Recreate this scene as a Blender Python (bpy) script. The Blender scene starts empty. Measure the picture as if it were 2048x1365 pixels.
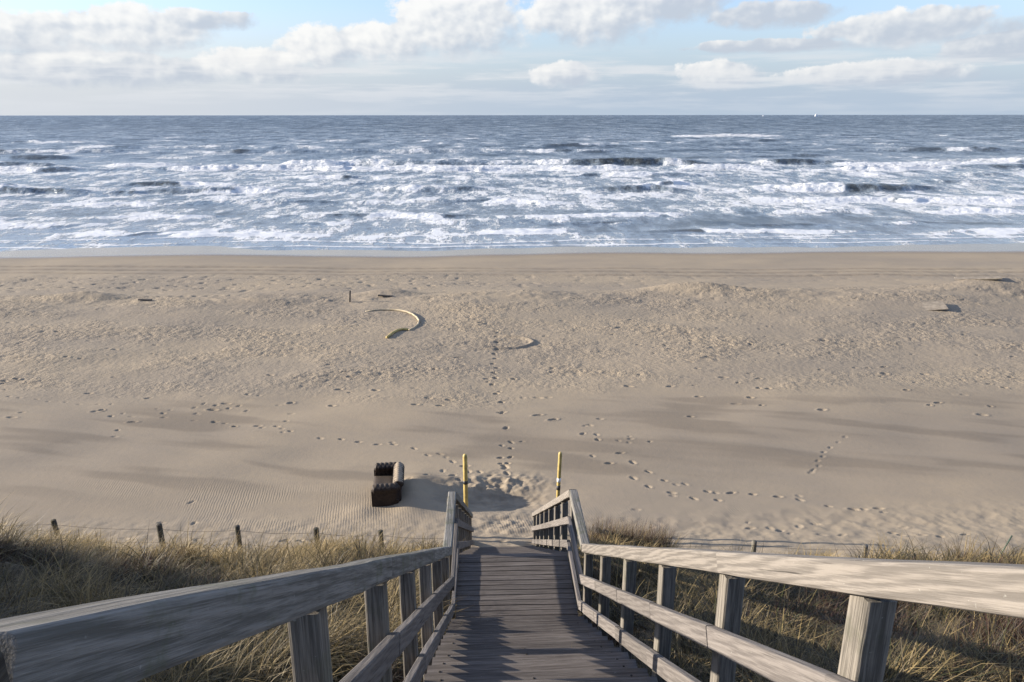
import bpy, bmesh, math, random
import numpy as np
from mathutils import Vector, Matrix
R_ = math.radians
random.seed(7); rng = np.random.default_rng(11)
S = bpy.context.scene
C = S.collection

# ------------------------------------------------------------------ camera
H = 13.4                                   # eye height above mean sea level
cam_d = bpy.data.cameras.new('camera'); cam = bpy.data.objects.new('camera', cam_d); C.objects.link(cam)
cam_d.sensor_width = 36.0; cam_d.lens = 1480 / 2048 * 36
cam_d.clip_start = 0.05; cam_d.clip_end = 90000
PITCH = math.atan(452 / 1480)
cam.location = (-0.283, 0, H)
cam.rotation_euler = (R_(90) - PITCH, R_(0.04), -R_(1.88))
S.camera = cam

# ------------------------------------------------------------------ world, sun, exposure
SUN_EL, SUN_AZ = 14.5, -82.0               # degrees, azimuth from +Y (clockwise)
EXPO = 1.55
SKY_STR = 0.07
S.view_settings.view_transform = 'Standard'; S.view_settings.look = 'None'
S.view_settings.gamma = 1.0; S.view_settings.exposure = EXPO; S.view_settings.use_curve_mapping = False
S.cycles.max_bounces = 4; S.cycles.diffuse_bounces = 2; S.cycles.glossy_bounces = 2; S.cycles.transmission_bounces = 2

world = bpy.data.worlds.new('World'); S.world = world; world.use_nodes = True
wt = world.node_tree; wt.nodes.clear()
world.cycles.sampling_method = 'MANUAL'; world.cycles.sample_map_resolution = 256

class NB:
    """small helper to write node maths"""
    def __init__(s, t): s.t = t
    def new(s, k): return s.t.nodes.new(k)
    def put(s, n, i, v):
        if v is None: return
        if hasattr(v, 'is_linked') or isinstance(v, bpy.types.NodeSocket): s.t.links.new(v, n.inputs[i])
        else: n.inputs[i].default_value = v
    def m(s, op, a, b=None, c=None, clamp=False):
        n = s.new('ShaderNodeMath'); n.operation = op; n.use_clamp = clamp
        s.put(n, 0, a); s.put(n, 1, b); s.put(n, 2, c); return n.outputs[0]
    def ss(s, x, lo, hi, a=0.0, b=1.0, smooth=True):
        n = s.new('ShaderNodeMapRange'); n.interpolation_type = 'SMOOTHSTEP' if smooth else 'LINEAR'
        s.put(n, 0, x); s.put(n, 1, lo); s.put(n, 2, hi); s.put(n, 3, a); s.put(n, 4, b); return n.outputs[0]
    def mix(s, f, a, b, blend='MIX'):
        n = s.new('ShaderNodeMix'); n.data_type = 'RGBA'; n.blend_type = blend
        s.put(n, 0, f); s.put(n, 6, a); s.put(n, 7, b); return n.outputs[2]
    def xyz(s, x, y, z):
        n = s.new('ShaderNodeCombineXYZ'); s.put(n, 0, x); s.put(n, 1, y); s.put(n, 2, z); return n.outputs[0]
    def sep(s, v):
        n = s.new('ShaderNodeSeparateXYZ'); s.put(n, 0, v); return n.outputs
    def noise(s, v, scale, detail=4.0, rough=0.55, dist=0.0, color=False):
        n = s.new('ShaderNodeTexNoise'); s.put(n, 'Vector', v); s.put(n, 'Scale', scale); s.put(n, 'Detail', detail)
        s.put(n, 'Roughness', rough); s.put(n, 'Distortion', dist); return n.outputs[1 if color else 0]
    def mapping(s, v, scale=(1, 1, 1), rot=(0, 0, 0), loc=(0, 0, 0)):
        n = s.new('ShaderNodeMapping'); s.put(n, 0, v); n.inputs[1].default_value = loc
        n.inputs[2].default_value = rot; n.inputs[3].default_value = scale; return n.outputs[0]
    def vm(s, op, a, b):
        n = s.new('ShaderNodeVectorMath'); n.operation = op; s.put(n, 0, a); s.put(n, 1, b); return n.outputs[0]
    def attr(s, name):
        n = s.new('ShaderNodeAttribute'); n.attribute_name = name; return n
    def bump(s, h, strength=1.0, dist=0.01, normal=None):
        n = s.new('ShaderNodeBump'); s.put(n, 'Strength', strength); s.put(n, 'Distance', dist); s.put(n, 'Height', h)
        if normal is not None: s.put(n, 'Normal', normal)
        return n.outputs[0]

def build_world():
    b = NB(wt)
    sk = b.new('ShaderNodeTexSky'); sk.sky_type = 'NISHITA'; sk.sun_disc = False
    sk.sun_elevation = R_(SUN_EL); sk.sun_rotation = R_(SUN_AZ)
    sk.altitude = 0; sk.air_density = 1.0; sk.dust_density = 0.35; sk.ozone_density = 2.0
    tc = b.new('ShaderNodeTexCoord'); d = b.sep(tc.outputs['Generated'])
    az = b.m('MULTIPLY', b.m('ARCTAN2', d[0], d[1]), 57.2958)
    el = b.m('MULTIPLY', b.m('ARCSINE', d[2]), 57.2958)
    pv = b.xyz(b.m('MULTIPLY', az, 0.52), b.m('MULTIPLY', el, 0.66), 0.0)
    n1 = b.noise(pv, 1.0, 7, 0.62, 0.1)
    pv2 = b.vm('ADD', pv, (-0.20, 0.20, 0.0))
    n0 = b.noise(pv, 0.75, 3.5, 0.5, 0.1); n2 = b.noise(pv2, 0.75, 3.5, 0.5, 0.1)
    nl = b.noise(pv, 0.45, 2, 0.5)
    # cumulus banks: azimuth, elevation, half width, half height, whiteness
    blobs = [(-2.0, 6.4, 5.2, 2.5, 1.0), (-7.0, 5.0, 4.0, 1.5, 1.0), (-11.6, 4.5, 3.2, 1.6, 1.0), (-16.2, 3.3, 4.8, 1.25, 1.0),
             (7.6, 6.7, 5.6, 2.0, 0.85), (13.0, 7.3, 4.2, 1.2, 0.5), (-23.6, 5.3, 4.8, 1.6, 0.95), (-19.4, 6.1, 3.4, 0.75, 0.7),
             (-30.0, 4.7, 5.5, 1.5, 0.9), (-26.0, 2.9, 9.0, 1.2, 0.7), (19.8, 6.5, 4.6, 0.9, 0.35), (28.6, 5.3, 6.4, 1.2, 0.65),
             (20.0, 4.5, 6.0, 0.5, 0.3), (33.6, 4.0, 4.2, 0.95, 0.3), (16.4, 2.7, 3.0, 1.1, 0.85), (5.6, 2.8, 2.6, 1.0, 0.8), (26.8, 2.6, 6.0, 0.9, 0.7)]
    best, rel, whi = None, None, None
    for a, e, w, h, wh in blobs:
        da = b.m('MULTIPLY', b.m('SUBTRACT', az, a), 1.0 / w); de = b.m('MULTIPLY', b.m('SUBTRACT', el, e), 1.0 / h)
        # flat-ish bottoms: squash the lower half
        q = b.m('ADD', b.m('MULTIPLY', da, da), b.m('MULTIPLY', de, de))
        f = b.m('SUBTRACT', 1.0, q)
        r = b.m('SUBTRACT', de, b.m('MULTIPLY', da, 0.55))
        if best is None: best, rel, whi = f, r, b.m('MULTIPLY', 1.0, wh)
        else:
            g = b.ss(b.m('SUBTRACT', f, best), -.4, .4)
            k = b.new('ShaderNodeMix'); b.put(k, 0, g); b.put(k, 2, rel); b.put(k, 3, r); rel = k.outputs[0]
            k = b.new('ShaderNodeMix'); b.put(k, 0, g); b.put(k, 2, whi); b.put(k, 3, wh); whi = k.outputs[0]
            best = b.m('SMOOTH_MAX', best, f, .35)
    dens = b.m('ADD', b.m('MULTIPLY', b.m('MAXIMUM', best, -1.2), 1.25), b.m('MULTIPLY', b.m('SUBTRACT', n1, 0.5), 2.9))
    # the same kind of broken cloud everywhere else in the sky
    den = b.m('ADD', d[2], 0.25)
    gp = b.xyz(b.m('DIVIDE', d[0], den), b.m('DIVIDE', d[1], den), 3.0)
    g1 = b.noise(gp, 1.6, 4, 0.55, 0.2)
    outside = b.m('MAXIMUM', b.ss(el, 8.5, 13.0), b.ss(b.m('ABSOLUTE', az), 36.0, 44.0))
    gd = b.m('SUBTRACT', b.m('MULTIPLY', b.m('SUBTRACT', g1, 0.5), 7.0), 0.25)
    k = b.new('ShaderNodeMix'); b.put(k, 0, outside); b.put(k, 2, dens); b.put(k, 3, gd); dens = k.outputs[0]
    bot = b.ss(rel, .35, -.7)
    cov = b.ss(dens, b.m('SUBTRACT', -0.08, b.m('MULTIPLY', bot, .45)), b.m('ADD', .42, b.m('MULTIPLY', bot, .55)))
    relief = b.m('ADD', b.m('MULTIPLY', b.m('SUBTRACT', n0, n2), 2.0), b.m('MULTIPLY', b.m('SUBTRACT', n1, .5), .35))
    lit = b.m('ADD', b.m('ADD', b.m('MULTIPLY', rel, 0.36), relief), b.m('ADD', b.m('MULTIPLY', whi, 0.75), -0.05))
    k = b.new('ShaderNodeMix'); b.put(k, 0, outside); b.put(k, 2, lit); b.put(k, 3, 0.55); lit = k.outputs[0]
    lit = b.ss(lit, 0.10, 1.12)
    W = 1.0 / (SKY_STR * 2 ** EXPO)
    ccol = b.mix(lit, (0.56 * W, 0.62 * W, 0.71 * W, 1), (1.0 * W, 0.99 * W, 0.965 * W, 1))
    # thin pale veil near the horizon, a little warmer towards the sun
    hz = b.mix(b.ss(az, -34.0, 14.0), (0.68 * W, 0.72 * W, 0.775 * W, 1), (0.475 * W, 0.575 * W, 0.70 * W, 1))
    skyc = b.mix(1.0, sk.outputs[0], (SKYMUL[0], SKYMUL[1], SKYMUL[2], 1), 'MULTIPLY')
    base = b.mix(b.m('MULTIPLY', b.ss(el, 9.5, 1.0), 0.95), skyc, hz)
    out = b.mix(b.m('MULTIPLY', cov, 0.93), base, ccol)
    lay = b.noise(b.xyz(b.m('MULTIPLY', az, .10), b.m('MULTIPLY', el, 1.1), 5.0), 1.0, 5, .6)
    out = b.mix(b.m('MULTIPLY', b.m('MULTIPLY', b.ss(lay, .42, .64), b.ss(el, 5.2, 2.8)), .75), out, (0.80 * W, 0.82 * W, 0.85 * W, 1))
    veil = b.m('MULTIPLY', b.ss(b.m('ADD', el, b.m('MULTIPLY', nl, 1.6)), 3.6, 0.8), 0.78)
    out = b.mix(veil, out, hz)
    bg = b.new('ShaderNodeBackground'); b.put(bg, 0, out); bg.inputs[1].default_value = SKY_STR
    o = b.new('ShaderNodeOutputWorld'); wt.links.new(bg.outputs[0], o.inputs[0])
SKYMUL = (1.12, 1.08, 1.26)
build_world()

sun_d = bpy.data.lights.new('sun', 'SUN'); sun_d.energy = 3.6; sun_d.angle = R_(0.53); sun_d.color = (1.0, 0.89, 0.75)
sun = bpy.data.objects.new('sun', sun_d); C.objects.link(sun)
_sd = Vector((math.sin(R_(SUN_AZ)) * math.cos(R_(SUN_EL)), math.cos(R_(SUN_AZ)) * math.cos(R_(SUN_EL)), math.sin(R_(SUN_EL))))
sun.rotation_euler = _sd.to_track_quat('Z', 'Y').to_euler(); sun.location = _sd * 60

# ------------------------------------------------------------------ numpy noise
_perm = rng.permutation(4096)
_grad = rng.uniform(0, 2 * np.pi, 4096); _gx, _gy = np.cos(_grad), np.sin(_grad)
def pn(x, y, seed=0):
    """gradient noise, about -0.7..0.7"""
    x = np.asarray(x, float) + seed * 17.31; y = np.asarray(y, float) - seed * 9.77
    xi = np.floor(x).astype(np.int64); yi = np.floor(y).astype(np.int64)
    xf = x - xi; yf = y - yi
    u = xf * xf * xf * (xf * (xf * 6 - 15) + 10); v = yf * yf * yf * (yf * (yf * 6 - 15) + 10)
    def g(a, c, fx, fy):
        h = _perm[(_perm[a & 4095] + c) & 4095]; return _gx[h] * fx + _gy[h] * fy
    n00 = g(xi, yi, xf, yf); n10 = g(xi + 1, yi, xf - 1, yf); n01 = g(xi, yi + 1, xf, yf - 1); n11 = g(xi + 1, yi + 1, xf - 1, yf - 1)
    return (n00 * (1 - u) + n10 * u) * (1 - v) + (n01 * (1 - u) + n11 * u) * v
def fbm(x, y, oct=4, seed=0, gain=0.5):
    r, a, k = 0.0, 1.0, 1.0
    for i in range(oct): r = r + a * pn(x * k, y * k, seed + i); a *= gain; k *= 2.03
    return r
def sst(x, a, b):
    t = np.clip((x - a) / (b - a), 0, 1); return t * t * (3 - 2 * t)

# ------------------------------------------------------------------ mesh helpers
def link(name, me, mat=None, parent=None):
    o = bpy.data.objects.new(name, me); C.objects.link(o)
    if mat is not None and me is not None and not me.materials: me.materials.append(mat)
    if parent is not None: o.parent = parent
    return o
def tag(o, label=None, cat=None, group=None, kind=None):
    if label: o['label'] = label
    if cat: o['category'] = cat
    if group: o['group'] = group
    if kind: o['kind'] = kind
    return o
def empty(name, loc=(0, 0, 0), rz=0.0):
    o = bpy.data.objects.new(name, None); C.objects.link(o); o.location = loc; o.rotation_euler = (0, 0, rz); o.empty_display_size = 0.2
    return o
def mesh(name, v, f, smooth=False):
    me = bpy.data.meshes.new(name); me.from_pydata(v, [], f); me.update()
    if smooth: me.polygons.foreach_set('use_smooth', [True] * len(me.polygons))
    return me
def grid_mesh(name, V, nr, nc, attrs=None):
    """V: (nr*nc,3) array of a row-major grid"""
    me = bpy.data.meshes.new(name); me.vertices.add(nr * nc); me.vertices.foreach_set('co', V.astype(np.float32).ravel())
    i = (np.arange(nr - 1)[:, None] * nc + np.arange(nc - 1)[None, :]).ravel()
    q = np.stack([i, i + 1, i + nc + 1, i + nc], 1).astype(np.int32)
    me.loops.add(q.size); me.loops.foreach_set('vertex_index', q.ravel())
    me.polygons.add(len(q)); me.polygons.foreach_set('loop_start', np.arange(0, q.size, 4, dtype=np.int32))
    me.update(calc_edges=True)
    me.polygons.foreach_set('use_smooth', np.ones(len(q), dtype=bool))
    for k, a in (attrs or {}).items():
        at = me.attributes.new(k, 'FLOAT', 'POINT'); at.data.foreach_set('value', a.astype(np.float32).ravel())
    return me
def loft(name, L, w, h, b=0.008, n=1, wob=0.0, seed=0, taper=0.0):
    """bar of rounded-rectangular section along local Y, centred, wobbling a little like sawn timber"""
    rr = random.Random(seed); V, Fc = [], []
    sec = []
    for sx, sz, a0 in ((1, 1, 0), (-1, 1, 90), (-1, -1, 180), (1, -1, 270)):
        for da in (0, 45, 90):
            a = R_(a0 + da); sec.append((sx * (w / 2 - b) + b * math.cos(a), sz * (h / 2 - b) + b * math.sin(a)))
    m = len(sec); ph = [rr.uniform(0, 6.28) for _ in range(6)]
    for i in range(n + 1):
        t = i / n; y = (t - .5) * L
        ox = wob * (math.sin(3.1 * t * L + ph[0]) + .5 * math.sin(7.3 * t * L + ph[1])); oz = wob * (math.sin(2.7 * t * L + ph[2]) + .5 * math.sin(6.1 * t * L + ph[3]))
        sc = 1 + wob * 3 * math.sin(4.3 * t * L + ph[4]) - taper * t
        for x, z in sec: V.append((x * sc + ox, y, z * sc + oz))
    for i in range(n):
        for j in range(m):
            a, c = i * m + j, i * m + (j + 1) % m
            Fc.append((a, a + m, c + m, c))
    Fc.append(tuple(range(m))); Fc.append(tuple(n * m + j for j in reversed(range(m))))
    me = mesh(name, V, Fc); return me
def tube_mesh(name, pts, rad, seg=8, caps=True):
    pts = [Vector(p) for p in pts]; V, Fc = [], []
    n = len(pts); rads = rad if isinstance(rad, (list, tuple)) else [rad] * n
    up = Vector((0, 0, 1))
    for i, p in enumerate(pts):
        t = (pts[min(i + 1, n - 1)] - pts[max(i - 1, 0)]).normalized()
        ref = Vector((1, 0, 0)) if abs(t.z) > .9 else up
        s = t.cross(ref).normalized(); u = s.cross(t).normalized()
        for k in range(seg):
            a = 2 * math.pi * k / seg; V.append(tuple(p + (s * math.cos(a) + u * math.sin(a)) * rads[i]))
    for i in range(n - 1):
        for k in range(seg):
            a, c = i * seg + k, i * seg + (k + 1) % seg
            Fc.append((a, c, c + seg, a + seg))
    if caps: Fc.append(tuple(reversed(range(seg)))); Fc.append(tuple((n - 1) * seg + k for k in range(seg)))
    return mesh(name, V, Fc, True)

# ------------------------------------------------------------------ materials
def mat(name):
    m = bpy.data.materials.new(name); m.use_nodes = True; t = m.node_tree
    p = t.nodes['Principled BSDF']; return m, NB(t), p
def lnk(b, v, p, i): b.t.links.new(v, p.inputs[i])

def wood_mat(name, light, dark, moss=0.0, contrast=1.0, wavy=0.0):
    m, b, p = mat(name)
    tc = b.new('ShaderNodeTexCoord'); oi = b.new('ShaderNodeObjectInfo')
    off = b.m('MULTIPLY', oi.outputs['Random'], 37.0)
    v = b.vm('ADD', tc.outputs['Object'], b.xyz(off, off, off))
    fine = b.m('ADD', b.m('MULTIPLY', b.noise(b.mapping(v, (75, 1.6, 75)), 1.0, 4, 0.65, 0.15), .62), b.m('MULTIPLY', b.noise(b.mapping(v, (300, 9.0, 300)), 1.0, 3, 0.65), .38))
    broad = b.noise(b.mapping(v, (11, 0.9, 11)), 1.0, 3, 0.55, 1.2)
    ring = b.new('ShaderNodeTexWave'); ring.wave_type = 'BANDS'; ring.bands_direction = 'DIAGONAL'
    b.put(ring, 'Vector', b.mapping(v, (16, 1.1, 16))); b.put(ring, 'Scale', 1.2); b.put(ring, 'Distortion', 7.0); b.put(ring, 'Detail', 2.0); b.put(ring, 'Detail Scale', 0.8)
    g = b.m('ADD', b.m('MULTIPLY', fine, 0.80), b.m('ADD', b.m('MULTIPLY', broad, 0.20), b.m('MULTIPLY', b.m('SUBTRACT', ring.outputs[1], .5), wavy * .55)))
    f = b.ss(g, 0.41, 0.60)
    col = b.mix(f, dark, light)
    tone = b.m('ADD', 0.82, b.m('MULTIPLY', oi.outputs['Random'], 0.36))
    col = b.mix(1.0, col, b.xyz(tone, tone, tone), 'MULTIPLY')
    stain = b.noise(v, 3.3, 5, 0.65)
    col = b.mix(b.m('MULTIPLY', b.ss(stain, 0.58, 0.76), 0.32), col, tuple(c * 0.55 for c in dark[:3]) + (1,))
    if moss: col = b.mix(b.m('MULTIPLY', b.ss(b.noise(v, 5.0, 5, 0.7), 0.50, 0.66), moss), col, (0.085, 0.095, 0.05, 1))
    crack = b.ss(b.noise(b.mapping(v, (95, 1.3, 95)), 1.0, 3, 0.55, 0.2), 0.655, 0.70)
    col = b.mix(b.m('MULTIPLY', crack, 0.75), col, (0.03, 0.027, 0.024, 1))
    lich = b.ss(b.noise(v, 60.0, 2, 0.5), 0.70, 0.78)
    col = b.mix(b.m('MULTIPLY', lich, 0.35), col, (0.42, 0.42, 0.38, 1))
    lnk(b, col, p, 'Base Color'); p.inputs['Roughness'].default_value = 0.82
    p.inputs['Specular IOR Level'].default_value = 0.25
    lnk(b, b.bump(b.m('ADD', b.m('MULTIPLY', fine, 0.9), b.m('MULTIPLY', ring.outputs[1], 0.15)), 0.8, 0.006), p, 'Normal')
    return m
M_HAND = wood_mat('weathered_handrail', (0.235, 0.212, 0.186, 1), (0.135, 0.122, 0.108, 1), 0.0, wavy=0.22)
M_HANDL = wood_mat('weathered_handrail_mossy', (0.25, 0.237, 0.215, 1), (0.115, 0.110, 0.098, 1), 0.55, wavy=0.10)
M_RAIL = wood_mat('weathered_rail', (0.185, 0.168, 0.155, 1), (0.110, 0.099, 0.092, 1), 0.0, wavy=0.15)
M_POST = wood_mat('weathered_post', (0.26, 0.235, 0.20, 1), (0.11, 0.10, 0.085, 1), 0.30, wavy=0.1)
M_TREAD = wood_mat('weathered_tread', (0.165, 0.146, 0.132, 1), (0.082, 0.070, 0.063, 1), 0.0, wavy=0.05)
M_DARKWOOD = wood_mat('dark_wood', (0.09, 0.08, 0.065, 1), (0.035, 0.03, 0.025, 1), 0.4)

def plain(name, col, rough=0.7, noise=0.25, scale=8.0, metal=0.0):
    m, b, p = mat(name); tc = b.new('ShaderNodeTexCoord')
    n = b.noise(tc.outputs['Object'], scale, 5, 0.6)
    k = b.ss(n, 0.3, 0.7, 1 - noise, 1 + noise)
    lnk(b, b.mix(1.0, col, b.xyz(k, k, k), 'MULTIPLY'), p, 'Base Color')
    p.inputs['Roughness'].default_value = rough; p.inputs['Metallic'].default_value = metal
    lnk(b, b.bump(n, 0.3, 0.01), p, 'Normal'); return m
M_YEL = plain('yellow_paint', (0.48, 0.365, 0.125, 1), 0.55, 0.28, 6.0)
M_WHITE = plain('white_band', (0.75, 0.75, 0.74, 1), 0.5, 0.1)
M_BLACK = plain('black_band', (0.03, 0.03, 0.03, 1), 0.5, 0.1)
M_HOSE = plain('faded_yellow_pipe', (0.40, 0.335, 0.225, 1), 0.75, 0.25, 2.0)
M_PLATE = plain('grey_sheet', (0.23, 0.195, 0.15, 1), 0.85, 0.3, 3.0)
M_DRIFT = plain('driftwood', (0.10, 0.085, 0.07, 1), 0.9, 0.3)
M_WIRE = plain('rusty_wire', (0.09, 0.075, 0.06, 1), 0.6, 0.2)
M_ROD = plain('green_rod', (0.05, 0.085, 0.06, 1), 0.5, 0.2)
M_SCREW = plain('rusty_screw', (0.02, 0.016, 0.013, 1), 0.8, 0.2)
M_SHIP = plain('ship_white', (0.80, 0.80, 0.80, 1), 0.5, 0.03)
M_SHIPH = plain('ship_hull', (0.70, 0.72, 0.75, 1), 0.5, 0.03)

# ------------------------------------------------------------------ ground shape
GY = [-40, -6, 0, 2, 8, 13.4, 14.2, 15.2, 16.5, 18, 22, 30, 40, 45, 47.5, 51, 55, 62, 77, 93, 123, 200]
GZ = [1.0, -1.6, -2.3, -3.2, -6.2, -8.95, -9.35, -9.8, -10.1, -10.3, -10.42, -10.66, -10.88, -10.92, -11.1, -11.55, -11.95, -12.5, -13.38, -14.2, -15.5, -17]
_gyf = np.linspace(-40, 200, 4801)
_gzf = np.interp(_gyf, GY, GZ); _k = np.hanning(25); _k /= _k.sum()
_gzf = np.convolve(np.pad(_gzf, 12, mode='edge'), _k, mode='valid')
def gauss(x, y, cx, cy, sx, sy, rot=0.0):
    c, s = math.cos(rot), math.sin(rot); dx, dy = x - cx, y - cy
    u, v = dx * c + dy * s, -dx * s + dy * c
    return np.exp(-(u / sx) ** 2 - (v / sy) ** 2)
MOUNDS = [(-6.9, 46.6, 1.8, 0.9, 0.40, 0), (-14.0, 44.6, 2.6, 0.8, 0.22, 0), (12.0, 47.0, 2.6, 1.2, 0.50, 0), (14.2, 46.3, 2.2, 1.0, 0.30, 0), (32.8, 46.2, 4.4, 1.5, 0.75, 0),
          (-25.5, 46.4, 2.6, 0.9, 0.40, 0), (0.8, 45.6, 6.0, 1.6, 0.22, 0), (17.0, 45.5, 6.0, 2.0, 0.30, 0), (27.0, 43.5, 5.0, 2.0, 0.28, 0), (-2.0, 43.0, 3.5, 1.2, 0.15, 0), (40, 45, 6, 2, .4, 0)]
def ground_base(x, y):
    x = np.asarray(x, float); y = np.asarray(y, float)
    z = np.interp(y, _gyf, _gzf)
    dune = 1 - sst(y, 13.2, 15.6)
    z = z + dune * (0.50 * sst(-x, 4.5, 11.5) + 1.4 * sst(-x, 12, 30) - (0.12 + .38 * sst(y, 8, 13)) * sst(x, 1.5, 4) + 0.9 * sst(x, 14, 30))
    z = z + dune * (0.16 * fbm(x * .45, y * .45, 3, 3) + .55 * np.abs(fbm(x * .62, y * .58, 2, 13))) * sst(np.abs(x), .6, 2.0)
    z = z + 3.9 * np.exp(-((x + 14.8) / 4.6) ** 2) * sst(y, -8, -2) * (1 - sst(y, 9.5, 12.8))                     # the next dune to the left, out of view
    beach = sst(y, 16, 22)
    z = z + beach * (1 - sst(y, 60, 72)) * 0.16 * fbm(x / 11, y / 8, 3, 21)
    z = z + sst(y, 44, 60) * (0.10 * pn(x / 37, y / 60, 5) + .05 * pn(x / 13, y / 30, 6)) + sst(y, 60, 70) * (0.20 * pn(x / 26.0 + .4, 3.1 + y * 0, 8) + .07 * pn(x / 8.0, 1.7 + y * 0, 9))
    for cx, cy, sx, sy, h, r in MOUNDS: z = z + h * gauss(x, y, cx, cy, sx, sy, r)
    # sofa: drifted sand piled behind its back, scour on the lee side
    z = z + 0.20 * gauss(x, y, -2.5, 19.0, .45, 1.0) - 0.24 * gauss(x, y, .25, 18.7, 1.35, .7) + .10 * gauss(x, y, -1.9, 19.75, .9, .28)
    z = z + 0.06 * gauss(x, y, -3.8, 18.0, .5, .35)
    return z + H
TRAILS = {
 'mid': [(0.22, 20.27), (0.16, 20.8), (0.36, 21.46), (0.41, 22.21), (0.43, 22.75), (0.29, 23.97), (0.16, 25.36), (0.17, 26.55), (-0.02, 27.6), (-0.17, 28.68), (-.02, 29.5), (-0.09, 30.24), (.05, 31.0), (-0.1, 31.7), (.03, 32.5), (-0.04, 33.29), (.1, 34.0), (0.02, 34.59), (.12, 35.4), (0.09, 36.27), (0.05, 37.27)],
 'right': [(2.91, 23.32), (3.27, 24.1), (3.34, 22.74), (2.99, 21.45), (3.43, 20.87), (3.9, 21.61), (4.18, 20.92), (3.99, 19.8), (4.53, 20.22), (4.32, 19.23), (4.87, 19.6), (4.9, 18.81), (5.43, 19.35), (5.43, 18.42), (5.95, 18.86), (6.07, 18.29), (6.59, 18.75), (7.18, 18.64), (7.84, 18.46), (8.38, 18.23), (8.97, 17.76), (9.55, 17.53), (10.26, 17.57)],
 'right2': [(11.71, 22.57), (11.3, 22.2), (10.87, 21.84), (10.5, 21.5), (10.3, 21.12), (10.0, 20.8), (9.88, 20.46), (9.6, 20.2), (9.47, 20.05)],
 'low': [(4.31, 15.9), (6.32, 16.41), (7.01, 16.22), (8.11, 16.66), (9.73, 15.93), (9.85, 15.75), (10.35, 15.7), (10.73, 15.6), (11.41, 15.7)],
 'left': [(-8.51, 24.52), (-7.81, 24.4), (-7.21, 23.91), (-6.04, 23.28), (-5.31, 23.17), (-4.72, 22.93), (-4.02, 22.7), (-3.48, 22.68), (-2.77, 22.32), (-2.28, 21.74), (-1.89, 21.81), (-1.46, 21.22), (-1.0, 20.9), (-.6, 20.4)],
 'left2': [(-19.19, 27.87), (-18.69, 27.68), (-17.93, 27.54), (-17.37, 27.29), (-16.69, 27.26), (-16.0, 26.96), (-15.29, 26.93), (-14.77, 26.91), (-13.86, 25.9), (-13.42, 25.6), (-12.2, 25.5), (-11, 25.2), (-9.8, 24.9)]}

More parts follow.
